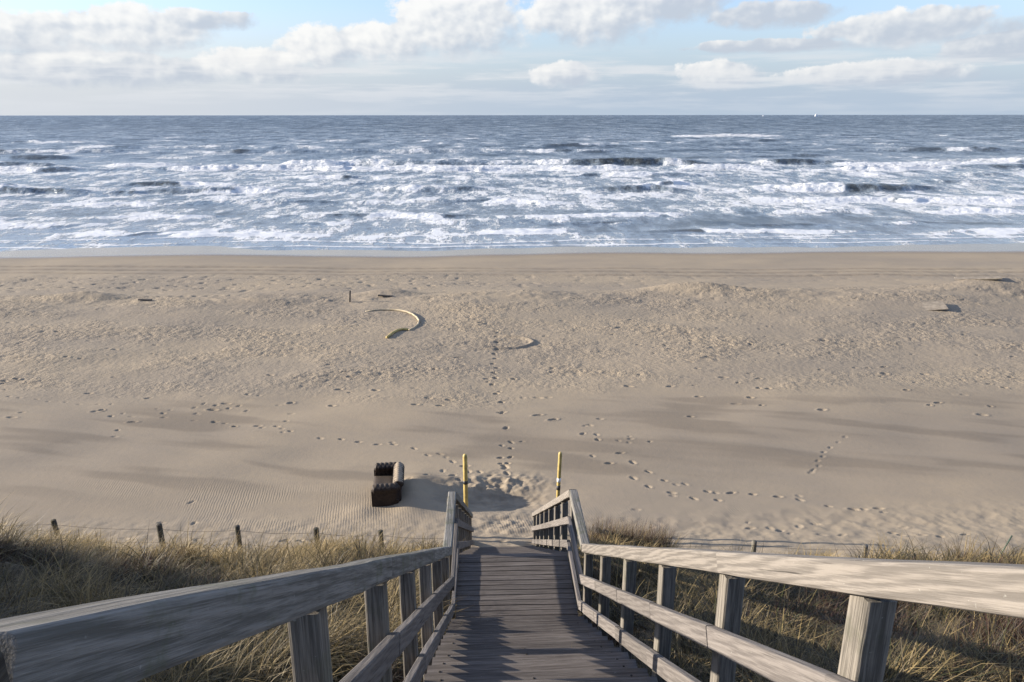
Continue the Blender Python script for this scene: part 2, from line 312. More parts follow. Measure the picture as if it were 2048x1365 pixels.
def build_sand():
    # rows follow the eye's resolution: fine near, coarse far
    ys = [-40, -30, -20, -12, -8]; y = -6.0
    while y < 14.0: ys.append(y); y += 0.16
    while y < 78.0:
        ys.append(y); y += max(0.034, y * y / (1480 * 10.6) * 1.05)
    while y < 200: ys.append(y); y += 2.5
    ys = np.array(ys); nr = len(ys)
    sd = np.linspace(-.80, .80, 860); so = .80 + np.cumsum(np.linspace(.006, .30, 26))
    ss_ = np.concatenate([-so[::-1], sd, so]); nc = len(ss_)
    Yg, Sg = np.meshgrid(ys, ss_, indexing='ij'); Xg = Sg * np.maximum(Yg + 4, 6.0) + 0.03 * Yg
    Z = ground_base(Xg, Yg)
    det = 1 - sst(np.abs(Sg), .80, 1.0)
    # rough, wind-cut and trampled sand on the upper beach
    edge = 1.6 * fbm(Xg / 7, Yg / 7, 3, 31)
    rough = sst(Yg + edge * 1.8, 25.5, 30.5) * (1 - sst(Yg + .6 * edge, 46.5, 49.5))
    patch = .30 + 1.15 * sst(fbm(Xg / 5.5, Yg / 3.4, 3, 41), -.30, .50)
    f1 = fbm(Xg / .60, Yg / .52, 4, 51, .65); f2 = pn(Xg / .24, Yg / .26, 61)
    Z += det * rough * patch * (.030 * f1 + .022 * f2 * sst(55 - Yg, 0, 15))
    rid = 1 - np.abs(fbm(Xg / 1.3 + .35 * Yg, Yg / .8, 3, 71)) * 2
    Z += det * rough * patch * .020 * np.clip(rid, 0, 1)
    cr = np.exp(-((Yg - 45.0) / 2.2) ** 2); Z += det * cr * .10 * np.clip(fbm(Xg / 1.6, Yg / .9, 4, 81, .6), -.2, 1)
    # lightly pitted lower beach
    low = sst(Yg, 47.5, 50.5) * (1 - sst(Yg, 57, 61)) * (.35 + .65 * sst(-Xg, -20, 12))
    pit = sst(fbm(Xg / .9, Yg / .9, 2, 91), .16, .5); Z -= det * low * pit * .075
    # soft wind streaks on the smooth sand near the dune foot
    smooth = sst(Yg, 15.5, 18) * (1 - rough)
    st = fbm((Xg * .16 + Yg * .04), (Yg + .22 * Xg) * .75, 3, 101)
    Z += det * smooth * (1 - sst(Yg, 45, 50)) * .030 * st
    Z += det * (1 - sst(Yg, 16.4, 18.5)) * sst(Yg, 14.2, 15.5) * .035 * fbm(Xg / .55, Yg / .5, 3, 111)
    sx = np.exp(-((Xg - .25) / 1.1) ** 2) * np.exp(-((Yg - 17.0) / .9) ** 2); Z += det * sx * .09 * fbm(Xg / .45, Yg / .38, 3, 121)
    sx = np.exp(-((Xg + .1) / 1.3) ** 2) * np.exp(-((Yg - 19.6) / .55) ** 2); Z += det * sx * .13 * fbm(Xg / .33, Yg / .30, 3, 131)
    sx = np.exp(-((Xg + .2) / 1.4) ** 2) * np.exp(-((Yg - 18.7) / .55) ** 2); Z += det * sx * .085 * fbm(Xg / .28, Yg / .24, 3, 141)
    # tyre tracks above the wet sand
    track = np.zeros_like(Z)
    for x0, yl, yr, w in ((0, 63.6, 56.8, .34), (0, 65.6, 58.8, .34), (0, 61.6, 54.8, .26)):
        yc = yl + (yr - yl) * (Xg + 43) / 86 + .35 * pn(Xg / 18, Xg * 0, 151)
        t = (Yg - yc) / w; track = np.maximum(track, np.exp(-t ** 2) * (.85 + .15 * np.sin(Xg * 4.1 + yl))); lug = .9 + .1 * np.sin(Xg * 5.0)
        Z += det * (-.12 * np.exp(-t ** 2) * lug + .03 * np.exp(-((np.abs(t) - 1.7) / .6) ** 2))
    yc = 46.9 + .012 * (Xg + 20) + .12 * pn(Xg / 6, Xg * 0, 153)
    t = (Yg - yc) / .22; Z -= det * .06 * np.exp(-t ** 2) * (np.sin(Xg * 8.5) > -.1) * sst(-Xg, 15.0, 17.5) * (1 - sst(-Xg, 29, 31)) 
    # a buried ring of pipe seen as a low rim
    for cx, cy, rx, ry in ((.1, 35.2, 1.8, 1.05),):
        rr = np.hypot((Xg - cx) / rx, (Yg - cy) / ry); ang = np.arctan2(Yg - cy, Xg - cx)
        Z += det * .10 * np.exp(-((rr - 1) / .075) ** 2) * sst(np.cos(ang + .45), -.55, .2)
    # footprints
    def stamp(x0, y0, ang, L, W, dep, rim=.25):
        i0, i1 = np.searchsorted(ys, [y0 - .65, y0 + .65])
        sl = slice(i0, i1); xs = Xg[sl]; c0 = np.searchsorted(xs[0], x0 - .7); c1 = np.searchsorted(xs[-1], x0 + .7)
        a, bb = min(c0, np.searchsorted(xs[-1], x0 - .7)), max(c1, np.searchsorted(xs[0], x0 + .7))
        xs = Xg[sl, a:bb] - x0; yy = Yg[sl, a:bb] - y0
        u = xs * math.cos(ang) + yy * math.sin(ang); v = -xs * math.sin(ang) + yy * math.cos(ang)
        r = np.sqrt((u / L) ** 2 + (v / W) ** 2)
        Z[sl, a:bb] += -dep * np.exp(-r ** 4) + rim * dep * np.exp(-((r - 1.45) / .35) ** 2)
    rr = random.Random(5)
    for nm, tr in TRAILS.items():
        for i, (x, yv) in enumerate(tr):
            a, c = tr[max(i - 1, 0)], tr[min(i + 1, len(tr) - 1)]
            ang = math.atan2(c[1] - a[1], c[0] - a[0]) + rr.uniform(-.3, .3)
            k = {'right2': .35, 'left2': .45, 'left': .7, 'right': .8, 'mid': 1.25}.get(nm, .6) * rr.uniform(.75, 1.2)
            if nm == 'mid': ang = math.pi / 2 + rr.uniform(-.5, .5)
            stamp(x, yv, ang, .105 * rr.uniform(.8, 1.25) * (1 - (yv > 25) * (nm == 'mid') * .05), .055 * rr.uniform(.8, 1.3) * (1 + (yv > 25) * (nm == 'mid') * .35), (.050 + .03 * (yv > 25) * (nm == 'mid')) * k, .12 if nm == 'mid' else .25)
            if nm in ('mid', 'left', 'right') and rr.random() < .3: stamp(x + rr.uniform(-.3, .3), yv + rr.uniform(-.35, .35), ang, .09, .06, .03 * k)
    for cx, cy, sx, sy, n, k in ((3.6, 22.6, 1.2, 1.4, 9, .4), (.2, 20.5, .7, 1.0, 7, .6), (6, 16.4, 3.2, .4, 10, .35), (-5.5, 15.9, 3.0, .3, 10, .45), (-7.0, 17.6, 2.0, .5, 4, .3), (-1.0, 20.3, .8, .4, 7, .5), (-11, 26.3, 4, 1.2, 22, .4), (2.0, 17.6, .9, .9, 4, .4)):
        for _ in range(n): stamp(cx + rr.gauss(0, sx), cy + rr.gauss(0, sy), rr.uniform(0, 3.1), rr.uniform(.07, .13), rr.uniform(.05, .08), .065 * k * rr.uniform(.6, 1.3))
    for _ in range(260):
        yv = rr.uniform(24.5, 46); xv = rr.uniform(-.7, .7) * (yv + 4)
        stamp(xv, yv, rr.uniform(-.4, .4), rr.uniform(.08, .18), rr.uniform(.05, .10), rr.uniform(.02, .06), .4)
    # surface state
    wet = sst(Yg + 2.2 * pn(Xg / 19, Yg / 12, 161), 69.0, 73.5)
    rip = np.maximum(gauss(Xg, Yg, -5.6, 18.0, 3.0, 1.3, -.12), gauss(Xg, Yg, 8.0, 17.1, 5.5, .55, -.10)) + .8 * gauss(Xg, Yg, .5, 16.9, .8, .6) + .6 * gauss(Xg, Yg, -10.0, 19.5, 3.0, .6, -.1)
    rip = np.clip(rip * 1.6, 0, 1) * sst(fbm(Xg / 2.2, Yg / 1.2, 2, 171), -.45, .0)
    damp_shade = sst(st + .25 * fbm(Xg / 3, Yg / 1.2, 2, 181), -.02, .38) * sst(Yg, 18.3, 20.5) * (1 - sst(Yg + edge, 25.0, 28.5))
    damp_shade = np.maximum(damp_shade, .8 * gauss(Xg, Yg, 8.5, 21.6, 7, 1.7, -.12) * sst(st, -.35, .2))
    damp_shade = np.maximum(damp_shade, np.clip(1.3 * gauss(Xg, Yg, -.2, 18.75, 1.7, .62), 0, 1) * sst(fbm(Xg / .45, Yg / .35, 3, 191), -.35, .25))
    damp_shade = np.maximum(damp_shade, 1.25 * track * sst(fbm(Xg / 9, Yg / 5, 2, 195), -.5, -.1))  # tracks also darkened in colour, standing in for rut shading the sun leaves out
    me = grid_mesh('sand', np.stack([Xg, Yg, Z], -1).reshape(-1, 3), nr, nc, {'wet': wet, 'ripple': rip, 'damp_shade': damp_shade, 'rough': rough * patch + .5 * low})
    m, b, p = mat('beach_sand')
    tc = b.new('ShaderNodeTexCoord'); P = tc.outputs['Object']
    wetn, ripn, damp_shade_n, rgh = (b.attr(k).outputs['Fac'] for k in ('wet', 'ripple', 'damp_shade', 'rough'))
    big = b.noise(b.mapping(P, (.09, .16, 1)), 1.0, 4, .55); mid = b.noise(P, 1.7, 5, .6); fine = b.noise(P, 26.0, 3, .6)
    col = b.mix(b.ss(big, .35, .65), (0.292, 0.244, 0.184, 1), (0.348, 0.284, 0.202, 1))
    col = b.mix(b.m('MULTIPLY', b.ss(mid, .40, .70), .35), col, (0.30, 0.25, 0.19, 1))
    col = b.mix(b.m('MULTIPLY', damp_shade_n, .62), col, (0.190, 0.158, 0.120, 1))
    speck = b.ss(b.noise(P, 7.0, 3, .7), .66, .74)
    col = b.mix(b.m('MULTIPLY', b.m('MULTIPLY', speck, rgh), .40), col, (0.17, 0.155, 0.14, 1))
    col = b.mix(b.m('MULTIPLY', b.ss(fine, .35, .75), .16), col, (0.23, 0.19, 0.15, 1))
    col = b.mix(b.m('MULTIPLY', wetn, .75), col, (0.165, 0.125, 0.088, 1))
    # dark litter and roots on the grassed dune
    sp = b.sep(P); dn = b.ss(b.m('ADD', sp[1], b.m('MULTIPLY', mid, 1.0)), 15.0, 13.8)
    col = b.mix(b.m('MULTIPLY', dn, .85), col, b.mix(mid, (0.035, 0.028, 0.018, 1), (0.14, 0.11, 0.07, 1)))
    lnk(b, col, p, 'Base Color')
    lnk(b, b.ss(wetn, 0.2, 1.0, .92, .14), p, 'Roughness'); lnk(b, b.ss(wetn, 0, 1, .15, .5), p, 'Specular IOR Level')
    wv = b.new('ShaderNodeTexWave'); wv.wave_type = 'BANDS'; wv.bands_direction = 'X'
    b.put(wv, 'Vector', b.mapping(P, (1, .35, 1), (0, 0, R_(-24)))); b.put(wv, 'Scale', 4.8); b.put(wv, 'Distortion', 3.2); b.put(wv, 'Detail', 2.0); b.put(wv, 'Detail Scale', 1.6)
    n1 = b.bump(b.m('MULTIPLY', wv.outputs[1], ripn), .42, .008)
    hh = b.m('ADD', b.m('MULTIPLY', b.noise(P, 5.5, 5, .62), b.m('ADD', .22, b.m('MULTIPLY', rgh, 2.3))), b.m('MULTIPLY', fine, .10))
    lnk(b, b.bump(hh, b.ss(wetn, 0, 1, .75, .03), .05, n1), p, 'Normal')
    tag(link('sand', me, m), 'wide pale sand beach running down from the grassy dune to the sea', None, None, 'structure')
build_sand()
gz = lambda x, y: float(ground_base(np.array([x]), np.array([y]))[0])

# ------------------------------------------------------------------ sea
def build_sea():
    rat = np.linspace(.1935, .0042, 400); ys = (H - .0) / rat
    ys = np.concatenate([[60.], ys, ys[-1] * np.exp(np.linspace(.05, 3.05, 44))]); nr = len(ys)
    sd = np.linspace(-.80, .80, 760); so = .80 + np.cumsum(np.linspace(.008, .5, 24)); ss_ = np.concatenate([-so[::-1], sd, so]); nc = len(ss_)
    Y, Sg = np.meshgrid(ys, ss_, indexing='ij'); X = Sg * (Y + 4) + .03 * Y
    Z = np.zeros_like(X); foam = np.zeros_like(X); face = np.zeros_like(X)
    near = sst(Y, 74, 96); far = 1 - sst(Y, 900, 2500)
    chop = .20 * fbm(X / 9, Y / 4.5, 4, 201, .55) * sst(Y, 80, 140) + .42 * fbm(X / 34, Y / 13, 3, 211) * sst(Y, 110, 250)
    Z += near * far * chop
    fA = sst(Y, 170, 300); fB = sst(Y, 500, 900)
    wx = X + 9 * fbm(X / 17, Y / 10, 2, 221) * (1 - fA) + 18 * fbm(X / 45, Y / 22, 2, 223) * fA
    wy = fbm(X / 7, Y / 4.5, 3, 231, .6) * (1 - fA) + fbm(X / 17, Y / 9, 3, 233, .6) * fA
    def breaker(yc0, amp, w1, w2, seed, lam, pres, brk, wander, trail):
        nonlocal Z, foam, face
        lam = lam * .72; q = Y / (lam * .5)
        yc = yc0 + wander * (pn(wx / (lam * 2.2), q * 0 + .3, seed) * 1.6 + .5 * pn(wx / (lam * .5), q * 0 + .7, seed + 1))
        pm = sst(pn(wx / lam, q, seed + 2) + pres, -.10, .42)
        bm = sst(pn(wx / (lam * .55), q * .7, seed + 3) + .45 * pn(wx / (lam * .16), q * 2, seed + 4) + brk, -.10, .20)
        t = Y - yc + w1 * 1.1 * wy
        w1v = w1 * (.55 + 1.1 * sst(pn(wx / (lam * .3), q, seed + 6), -.4, .5))
        sh = np.where(t < 0, np.exp(-(t / w1v) ** 2), np.exp(-(t / w2) ** 2))
        lump = 1 + .5 * bm * fbm(X / (1.2 + yc0 / 160), Y / (1.0 + yc0 / 220), 3, seed + 5)
        Z += 1.3 * amp * pm * sh * lump
        foam += pm * bm * (1.25 * np.exp(-((t + .4 * w1v) / (1.3 * w1v)) ** 2) + trail * np.where(t > 0, np.exp(-t / (4 + yc0 * .04)), np.exp(t / (2 + yc0 * .015))))
        foam -= pm * (1 - bm) * 1.0 * np.exp(-((t + .5 * w1v) / (1.1 * w1v)) ** 2)
        face += pm * (1 - bm) * np.exp(-((t + .5 * w1v) / (1.3 * w1v)) ** 2)
    #        yc   amp  w1   w2  seed lam  pres  brk  wander trail
    for a in ((87, .16, .9, 5, 301, 26, .25, .22, 2.5, .25), (95, .22, .9, 5, 311, 24, .05, .12, 3, .30), (104, .32, 1.0, 5, 321, 30, .15, .18, 4, .42),
              (117, .42, 1.2, 6, 331, 34, .12, .16, 5, .50), (139, .95, 1.6, 7, 341, 42, .10, -.06, 5, .55), (152, .60, 1.6, 7, 346, 36, -.05, .05, 6, .45), (172, .60, 1.8, 8, 351, 44, .05, .12, 8, .55),
              (194, .80, 2.0, 8, 356, 46, .18, .22, 6, .65), (214, 1.45, 2.3, 9, 361, 56, .16, -.10, 6, .55), (246, 1.0, 2.6, 11, 371, 50, -.08, .02, 10, .40),
              (285, 1.2, 3.0, 13, 381, 60, -.02, .02, 14, .40), (335, 1.2, 3.4, 15, 391, 70, -.06, .06, 18, .35), (405, 1.2, 4, 18, 401, 80, -.14, .0, 24, .25),
              (500, 1.3, 5, 22, 411, 90, -.18, -.02, 30, .2), (650, 1.4, 7, 30, 421, 120, -.20, .02, 40, .15), (860, 1.5, 9, 40, 431, 130, -.22, .0, 60, .1)):
        breaker(*a)
    # the one big plunging crest and its neighbours
    for x0, x1, y0, am, w in ((-56, -41, 211, 1.5, 2.6), (-104, -87, 212, .7, 2.2), (98, 150, 208, .8, 2.4), (-24, 24, 202, .55, 2.2), (120, 190, 490, .8, 7)):
        e = sst(X, x0 - 3, x0 + 3) * (1 - sst(X, x1 - 4, x1 + 4)); t = Y - y0 - 1.5 * pn(X / 9, X * 0, 441)
        Z += am * e * np.exp(-(t / w) ** 2) * (1 + .4 * fbm(X / 2.2, Y / 2, 3, 445)); foam += 2.2 * e * np.exp(-(t / (w * 1.3)) ** 2)
    # drifting foam between the breakers
    zone = np.interp(Y.ravel(), [72, 76, 84, 100, 125, 160, 205, 235, 270, 340, 450, 700, 1200], [.0, .08, .20, .34, .46, .43, .38, .26, .18, .14, .02, -.10, -.28]).reshape(Y.shape)
    def patt(k, sd0): return .80 * fbm(X / (4.6 * k), Y / (11.0 * k), 5, sd0, .65) + .55 * (0.32 - np.abs(fbm(X / (2.6 * k), Y / (6.5 * k), 3, sd0 + 10, .6)))
    pat = patt(1.0, 451) * (1 - fA) + patt(2.4, 453) * fA * (1 - fB) + patt(7.0, 457) * fB + .35 * pn(X / 60, Y / 22, 471)
    calm = gauss(X, Y, 34, 92, 30, 11) + .6 * gauss(X, Y, 120, 300, 80, 40)
    foam += zone + pat - .55 * calm
    # thin swash edges
    for y0, am, sd_, s in ((79.0, 2.0, 481, 3.0), (82.0, 1.5, 483, 4.0), (85.5, 1.0, 487, 5)):
        yc = y0 + s * pn(X / 22, X * 0 + .2, sd_) + .5 * pn(X / 4, X * 0 + .9, sd_ + 1)
        th = .16 + .14 * (pn(X / 5, X * 0, sd_ + 2) + .4)
        Z += .03 * np.exp(-((Y - yc) / .35) ** 2); foam += 1.4 * am * sst(pn(X / 12, X * 0, sd_ + 3), -.35, .0) * np.exp(-((Y - yc) / th) ** 2) * (.7 + .8 * pn(X / .8, Y / .5, sd_ + 4))
        foam += .22 * sst(Y - yc, 0, .3) * np.exp(-(np.maximum(Y - yc, 0)) / 3)
    Z += np.exp(-((Y - 77) / 6) ** 2) * (.26 * pn(X / 24, X * 0 + .5, 491) + .12 * pn(X / 7, X * 0 + .5, 493)) + .02
    me = grid_mesh('sea', np.stack([X, Y, Z], -1).reshape(-1, 3), nr, nc, {'foam': foam, 'face': np.clip(face, 0, 1), 'shallow': 1 - sst(Y, 78, 105)})
    m, b, p = mat('sea_water')
    tc = b.new('ShaderNodeTexCoord'); P = tc.outputs['Object']
    fo, fa, sh = (b.attr(k).outputs['Fac'] for k in ('foam', 'face', 'shallow'))
    na = b.noise(b.mapping(P, (.75, .32, 1)), 1.0, 6, .68, .6); nb = b.noise(b.mapping(P, (2.4, 1.1, 1)), 1.0, 4, .65, .4); nf = b.noise(b.mapping(P, (.085, .040, 1)), 1.0, 6, .7, .5)
    k = b.m('ADD', fo, b.m('ADD', b.m('MULTIPLY', b.m('SUBTRACT', na, .5), 2.0), b.m('MULTIPLY', b.m('SUBTRACT', nb, .5), 1.1)))
    k = b.m('ADD', k, b.m('MULTIPLY', b.m('SUBTRACT', nf, .5), b.ss(b.sep(P)[1], 180, 450, .3, 2.6)))
    fm = b.ss(k, .40, .90)
    wcol = b.mix(sh, (0.042, 0.064, 0.086, 1), (0.12, 0.13, 0.14, 1))
    wcol = b.mix(b.m('MULTIPLY', fa, .55), wcol, (0.075, 0.070, 0.050, 1))
    # aerated water between the foam patches is milky
    wcol = b.mix(b.ss(k, -.55, .6, 0, .66), wcol, (0.37, 0.44, 0.50, 1))
    col = b.mix(fm, wcol, (0.72, 0.735, 0.74, 1))
    lnk(b, col, p, 'Base Color'); lnk(b, b.m('ADD', b.ss(fm, 0, .7, .0, .6), b.ss(b.sep(P)[1], 90, 300, .16, .34)), p, 'Roughness'); p.inputs['IOR'].default_value = 1.33
    lnk(b, b.ss(fm, 0, .7, .42, .1), p, 'Specular IOR Level')
    dist = b.sep(P)[1]
    c1 = b.noise(b.mapping(P, (.20, .42, 1)), 1.0, 5, .6); c2 = b.noise(b.mapping(P, (1.3, 2.2, 1)), 1.0, 4, .6)
    c3 = b.noise(b.mapping(P, (.034, .042, 1)), 1.0, 6, .66)
    hh = b.m('ADD', b.m('ADD', b.m('MULTIPLY', c3, b.ss(dist, 150, 900, .0, 16.0)), b.m('MULTIPLY', c1, b.ss(dist, 85, 220, .0, 1.6))), b.m('ADD', b.m('MULTIPLY', c2, b.ss(dist, 76, 120, .05, .35)), b.m('MULTIPLY', fm, .25)))
    lnk(b, b.bump(hh, .9, 1.0), p, 'Normal')
    tag(link('sea', me, m), 'grey blue sea with rows of white breakers', None, None, 'structure')
build_sea()

# ------------------------------------------------------------------ staircase
RISE, GO, Y0 = 0.1778, 0.2855, 0.568
ZP = H - 1.34                              # top platform
ZL = ZP - 23 * RISE                        # landing
YL0, YL1 = Y0 + 22 * GO, 8.36              # last nosing above the landing, far edge of the landing
SL = RISE / GO
stair = empty('wooden_staircase', (0, 15.8, gz(0, 15.8)))
tag(stair, 'weathered grey wooden stairs with railings leading down the dune to the beach', 'staircase')
def place(name, me, m, loc, rot=(0, 0, 0), parent=stair):
    o = link(name, me, m); o.parent = parent
    o.matrix_parent_inverse = Matrix.Translation(-parent.location) if parent is stair else Matrix.Identity(4)
    o.location = loc; o.rotation_euler = rot
    return o
treads = [loft('tread', 1.45, .325, .042, .006, 6, .0012, s) for s in range(5)]
boards = [loft('landing_board', 1.392, .088, .035, .005, 5, .0012, 20 + s) for s in range(5)]
screw_me = tube_mesh('screw', [(0, 0, -.002), (0, 0, .0025)], .008, 7)
rs = random.Random(3)
def tread(k, yn, z):
    o = place('tread', treads[k % 5], M_TREAD, (rs.uniform(-.006, .006), yn - .1625 + rs.uniform(-.004, .004), z - .021 + rs.uniform(-.002, .002)), (rs.uniform(-.008, .008), 0, R_(90) + rs.uniform(-.004, .004)))
    return o
for k in range(0, 23):
    o = tread(k, Y0 + k * GO, ZP - k * RISE)
    if k > 8:
        for sx in (-.63, .63, .02):
            for sy in (-.11, .09):
                if abs(sx) < .1 and rs.random() < .6: continue
                s = place('screw', screw_me, M_SCREW, (sy + rs.uniform(-.01, .01), sx + rs.uniform(-.02, .02), .0215), parent=o)
for k in range(1, 27): tread(k + 2, YL1 + k * GO, ZL - k * RISE)
y, i = YL0 + .02 - .15, 0
nb = int((YL1 - y) / .0965)
for i in range(nb + 1):
    place('landing_board', boards[i % 5], M_TREAD, (rs.uniform(-.004, .004), YL1 - .044 - i * .0965, ZL - .0175 + rs.uniform(-.0015, .0015)), (0, 0, R_(90) + rs.uniform(-.003, .003)))
# top platform boards (behind and under the viewer)
for i in range(14):
    place('platform_board', boards[i % 5], M_TREAD, (0, Y0 - .325 - .06 - i * .0965, ZP - .0175), (0, 0, R_(90)))
def bar(name, y0, z0, y1, z1, x, w, h, m, b=.008, n=4, wob=.0015, seed=0, ext=0.0):
    L = math.hypot(y1 - y0, z1 - z0) + ext; a = math.atan2(z1 - z0, y1 - y0)
    return place(name, loft(name, L, w, h, b, n, wob, seed), m, (x, (y0 + y1) / 2, (z0 + z1) / 2), (a, 0, 0))
nose = lambda y: (ZP - (y - Y0) * SL) if y < YL0 + .29 else (ZL if y < YL1 else ZL - (y - YL1) * SL)
RY0, RYA, RYB, RY1 = 0.56, 7.14, 8.39, 15.97
line_up = lambda y: ZP - (y - Y0) * SL
line_lo = lambda y: ZL - (y - YL1) * SL
PU = [7.08 - 1.066 * k for k in range(7)]
PD = [8.45 + 1.068 * k for k in range(8)]
sd_ = 100
for sgn in (-1, 1):
    hx = sgn * .765; rx = sgn * .7225; pxx = sgn * .792
    mh = M_HANDL if sgn < 0 else M_HAND
    ch = math.cos(math.atan(SL))
    def hr(y0, z0, y1, z1, m, n=8, ext=0.0):
        global sd_; sd_ += 1
        bar('handrail', y0, z0 - .0475 / ch, y1, z1 - .0475 / ch, hx, .10, .095, m, .012, n, .0022, sd_, ext)
    # handrails: three lengths on the upper flight, one level, two on the lower flight
    cuts = [RY0, PU[4], PU[2], RYA]
    for a, c in zip(cuts[:-1], cuts[1:]): hr(a, line_up(a) + .90, c - .002, line_up(c - .002) + .90, mh)
    zt = line_up(RYA) + .90
    hr(RYA + .002, zt, RYB - .002, zt, M_HANDL if sgn > 0 else mh)
    cuts = [RYB, PD[4], RY1]
    for a, c in zip(cuts[:-1], cuts[1:]): hr(a, zt - (a - RYB) * SL, c - .002, zt - (c - .002 - RYB) * SL, M_HAND if sgn > 0 else M_HANDL)
    # rail of the top platform
    hr(-1.6, line_up(RY0) + .905, RY0 - .004, line_up(RY0) + .905, M_DARKWOOD, 3)  # shade on this rail put in by a darker wood
    for off in (.450, .105):
        seg = [RY0] + PU[::-1][1:-1] + [RYA]
        for a, c in zip(seg[:-1], seg[1:]):
            sd_ += 1; e = rs.uniform(-.003, .003)
            bar('middle_rail' if off > .2 else 'lower_rail', a + .001, line_up(a) + off + e, c - .001, line_up(c) + off + e, rx + rs.uniform(-.002, .002), .044, .100, M_RAIL, .006, 4, .0015, sd_)
        sd_ += 1
        dz_ = (0 if off > .2 else .03) if sgn > 0 else (.07 if off > .2 else .085)
        bar('middle_rail' if off > .2 else 'lower_rail', RYA + .001, ZL + off - dz_, RYB - .001, ZL + off - dz_, rx, .044, .112, M_RAIL, .006, 3, .001, sd_)
        seg = [RYB] + PD[2:-1:2] + [RY1]
        for a, c in zip(seg[:-1], seg[1:]):
            sd_ += 1
            z_ = lambda q: ZL + off - (q - RYB) * SL
            bar('middle_rail' if off > .2 else 'lower_rail', a + .001, z_(a), c - .001, z_(c), rx, .044, .100, M_RAIL, .006, 4, .0015, sd_)
    for ylist in (PU, PD, [-.5, -1.5]):
        for y in ylist:
            top = (line_up(y) + .90 - .105 if y <= RYA else zt - (y - RYB) * SL - .105) if y > RY0 else line_up(RY0) + .79
            bot = (nose(y) - .34) if y > 0 else ZP - .4
            if y > 14: bot = gz(pxx, y) - .4
            sd_ += 1
            o = place('post', loft('post', top - bot, .088, .100, .010, 3, .0012, sd_), M_POST, (pxx, y, (top + bot) / 2), (R_(90), 0, 0))
    # stringers and supports underneath
    bar('stringer', .3, line_up(.3) - .22, YL0 + .1, line_up(YL0 + .1) - .22, sgn * .64, .06, .22, M_DARKWOOD, .006, 1, 0)
    bar('stringer', YL0 - .1, ZL - .14, YL1 + .02, ZL - .14, sgn * .64, .058, .20, M_DARKWOOD, .006, 1, 0)
    bar('stringer', YL1 - .02, line_lo(YL1) - .24, 15.6, line_lo(15.6) - .24, sgn * .64, .06, .22, M_DARKWOOD, .006, 1, 0)
    for y in (1.2, 4.2, 7.0, 8.2, 11.3, 14.0):
        zt_ = nose(y) - .30; zb = gz(sgn * .57, y) - .3
        if zt_ > zb: place('support', loft('support', zt_ - zb, .10, .10, .008, 1, 0), M_DARKWOOD, (sgn * .56, y, (zt_ + zb) / 2), (R_(90), 0, 0))

# ------------------------------------------------------------------ yellow poles at the foot of the stairs
def pole(x, y, zb, zt, rad, lean, label, bands):
    e = empty('marker_pole', (x, y, zb)); tag(e, label, 'pole', 'yellow poles at the foot of the stairs'); e.rotation_euler = (0, lean, 0)
    h = zt - zb
    V = [(0, 0, -.5), (0, 0, h - .06), (0, 0, h - .02), (0, 0, h)]
    link('shaft', tube_mesh('shaft', V, [rad, rad, rad * .8, rad * .3], 16), M_YEL, e)
    for z, dz, m, nm in bands: link(nm, tube_mesh(nm, [(0, 0, z), (0, 0, z + dz)], rad + .003, 16), m, e)
pole(-.885, 16.2, H - 10.0, H - 7.77, .055, 0.0, 'yellow pole with dark mark beside the left railing, nearer the sofa', [(1.44, .09, M_BLACK, 'dark_mark')])
pole(1.34, 16.2, H - 10.0, H - 7.75, .046, .03, 'yellow pole with white and black bands beside the right railing', [(1.45, .11, M_WHITE, 'white_band'), (1.24, .12, M_BLACK, 'black_band')])

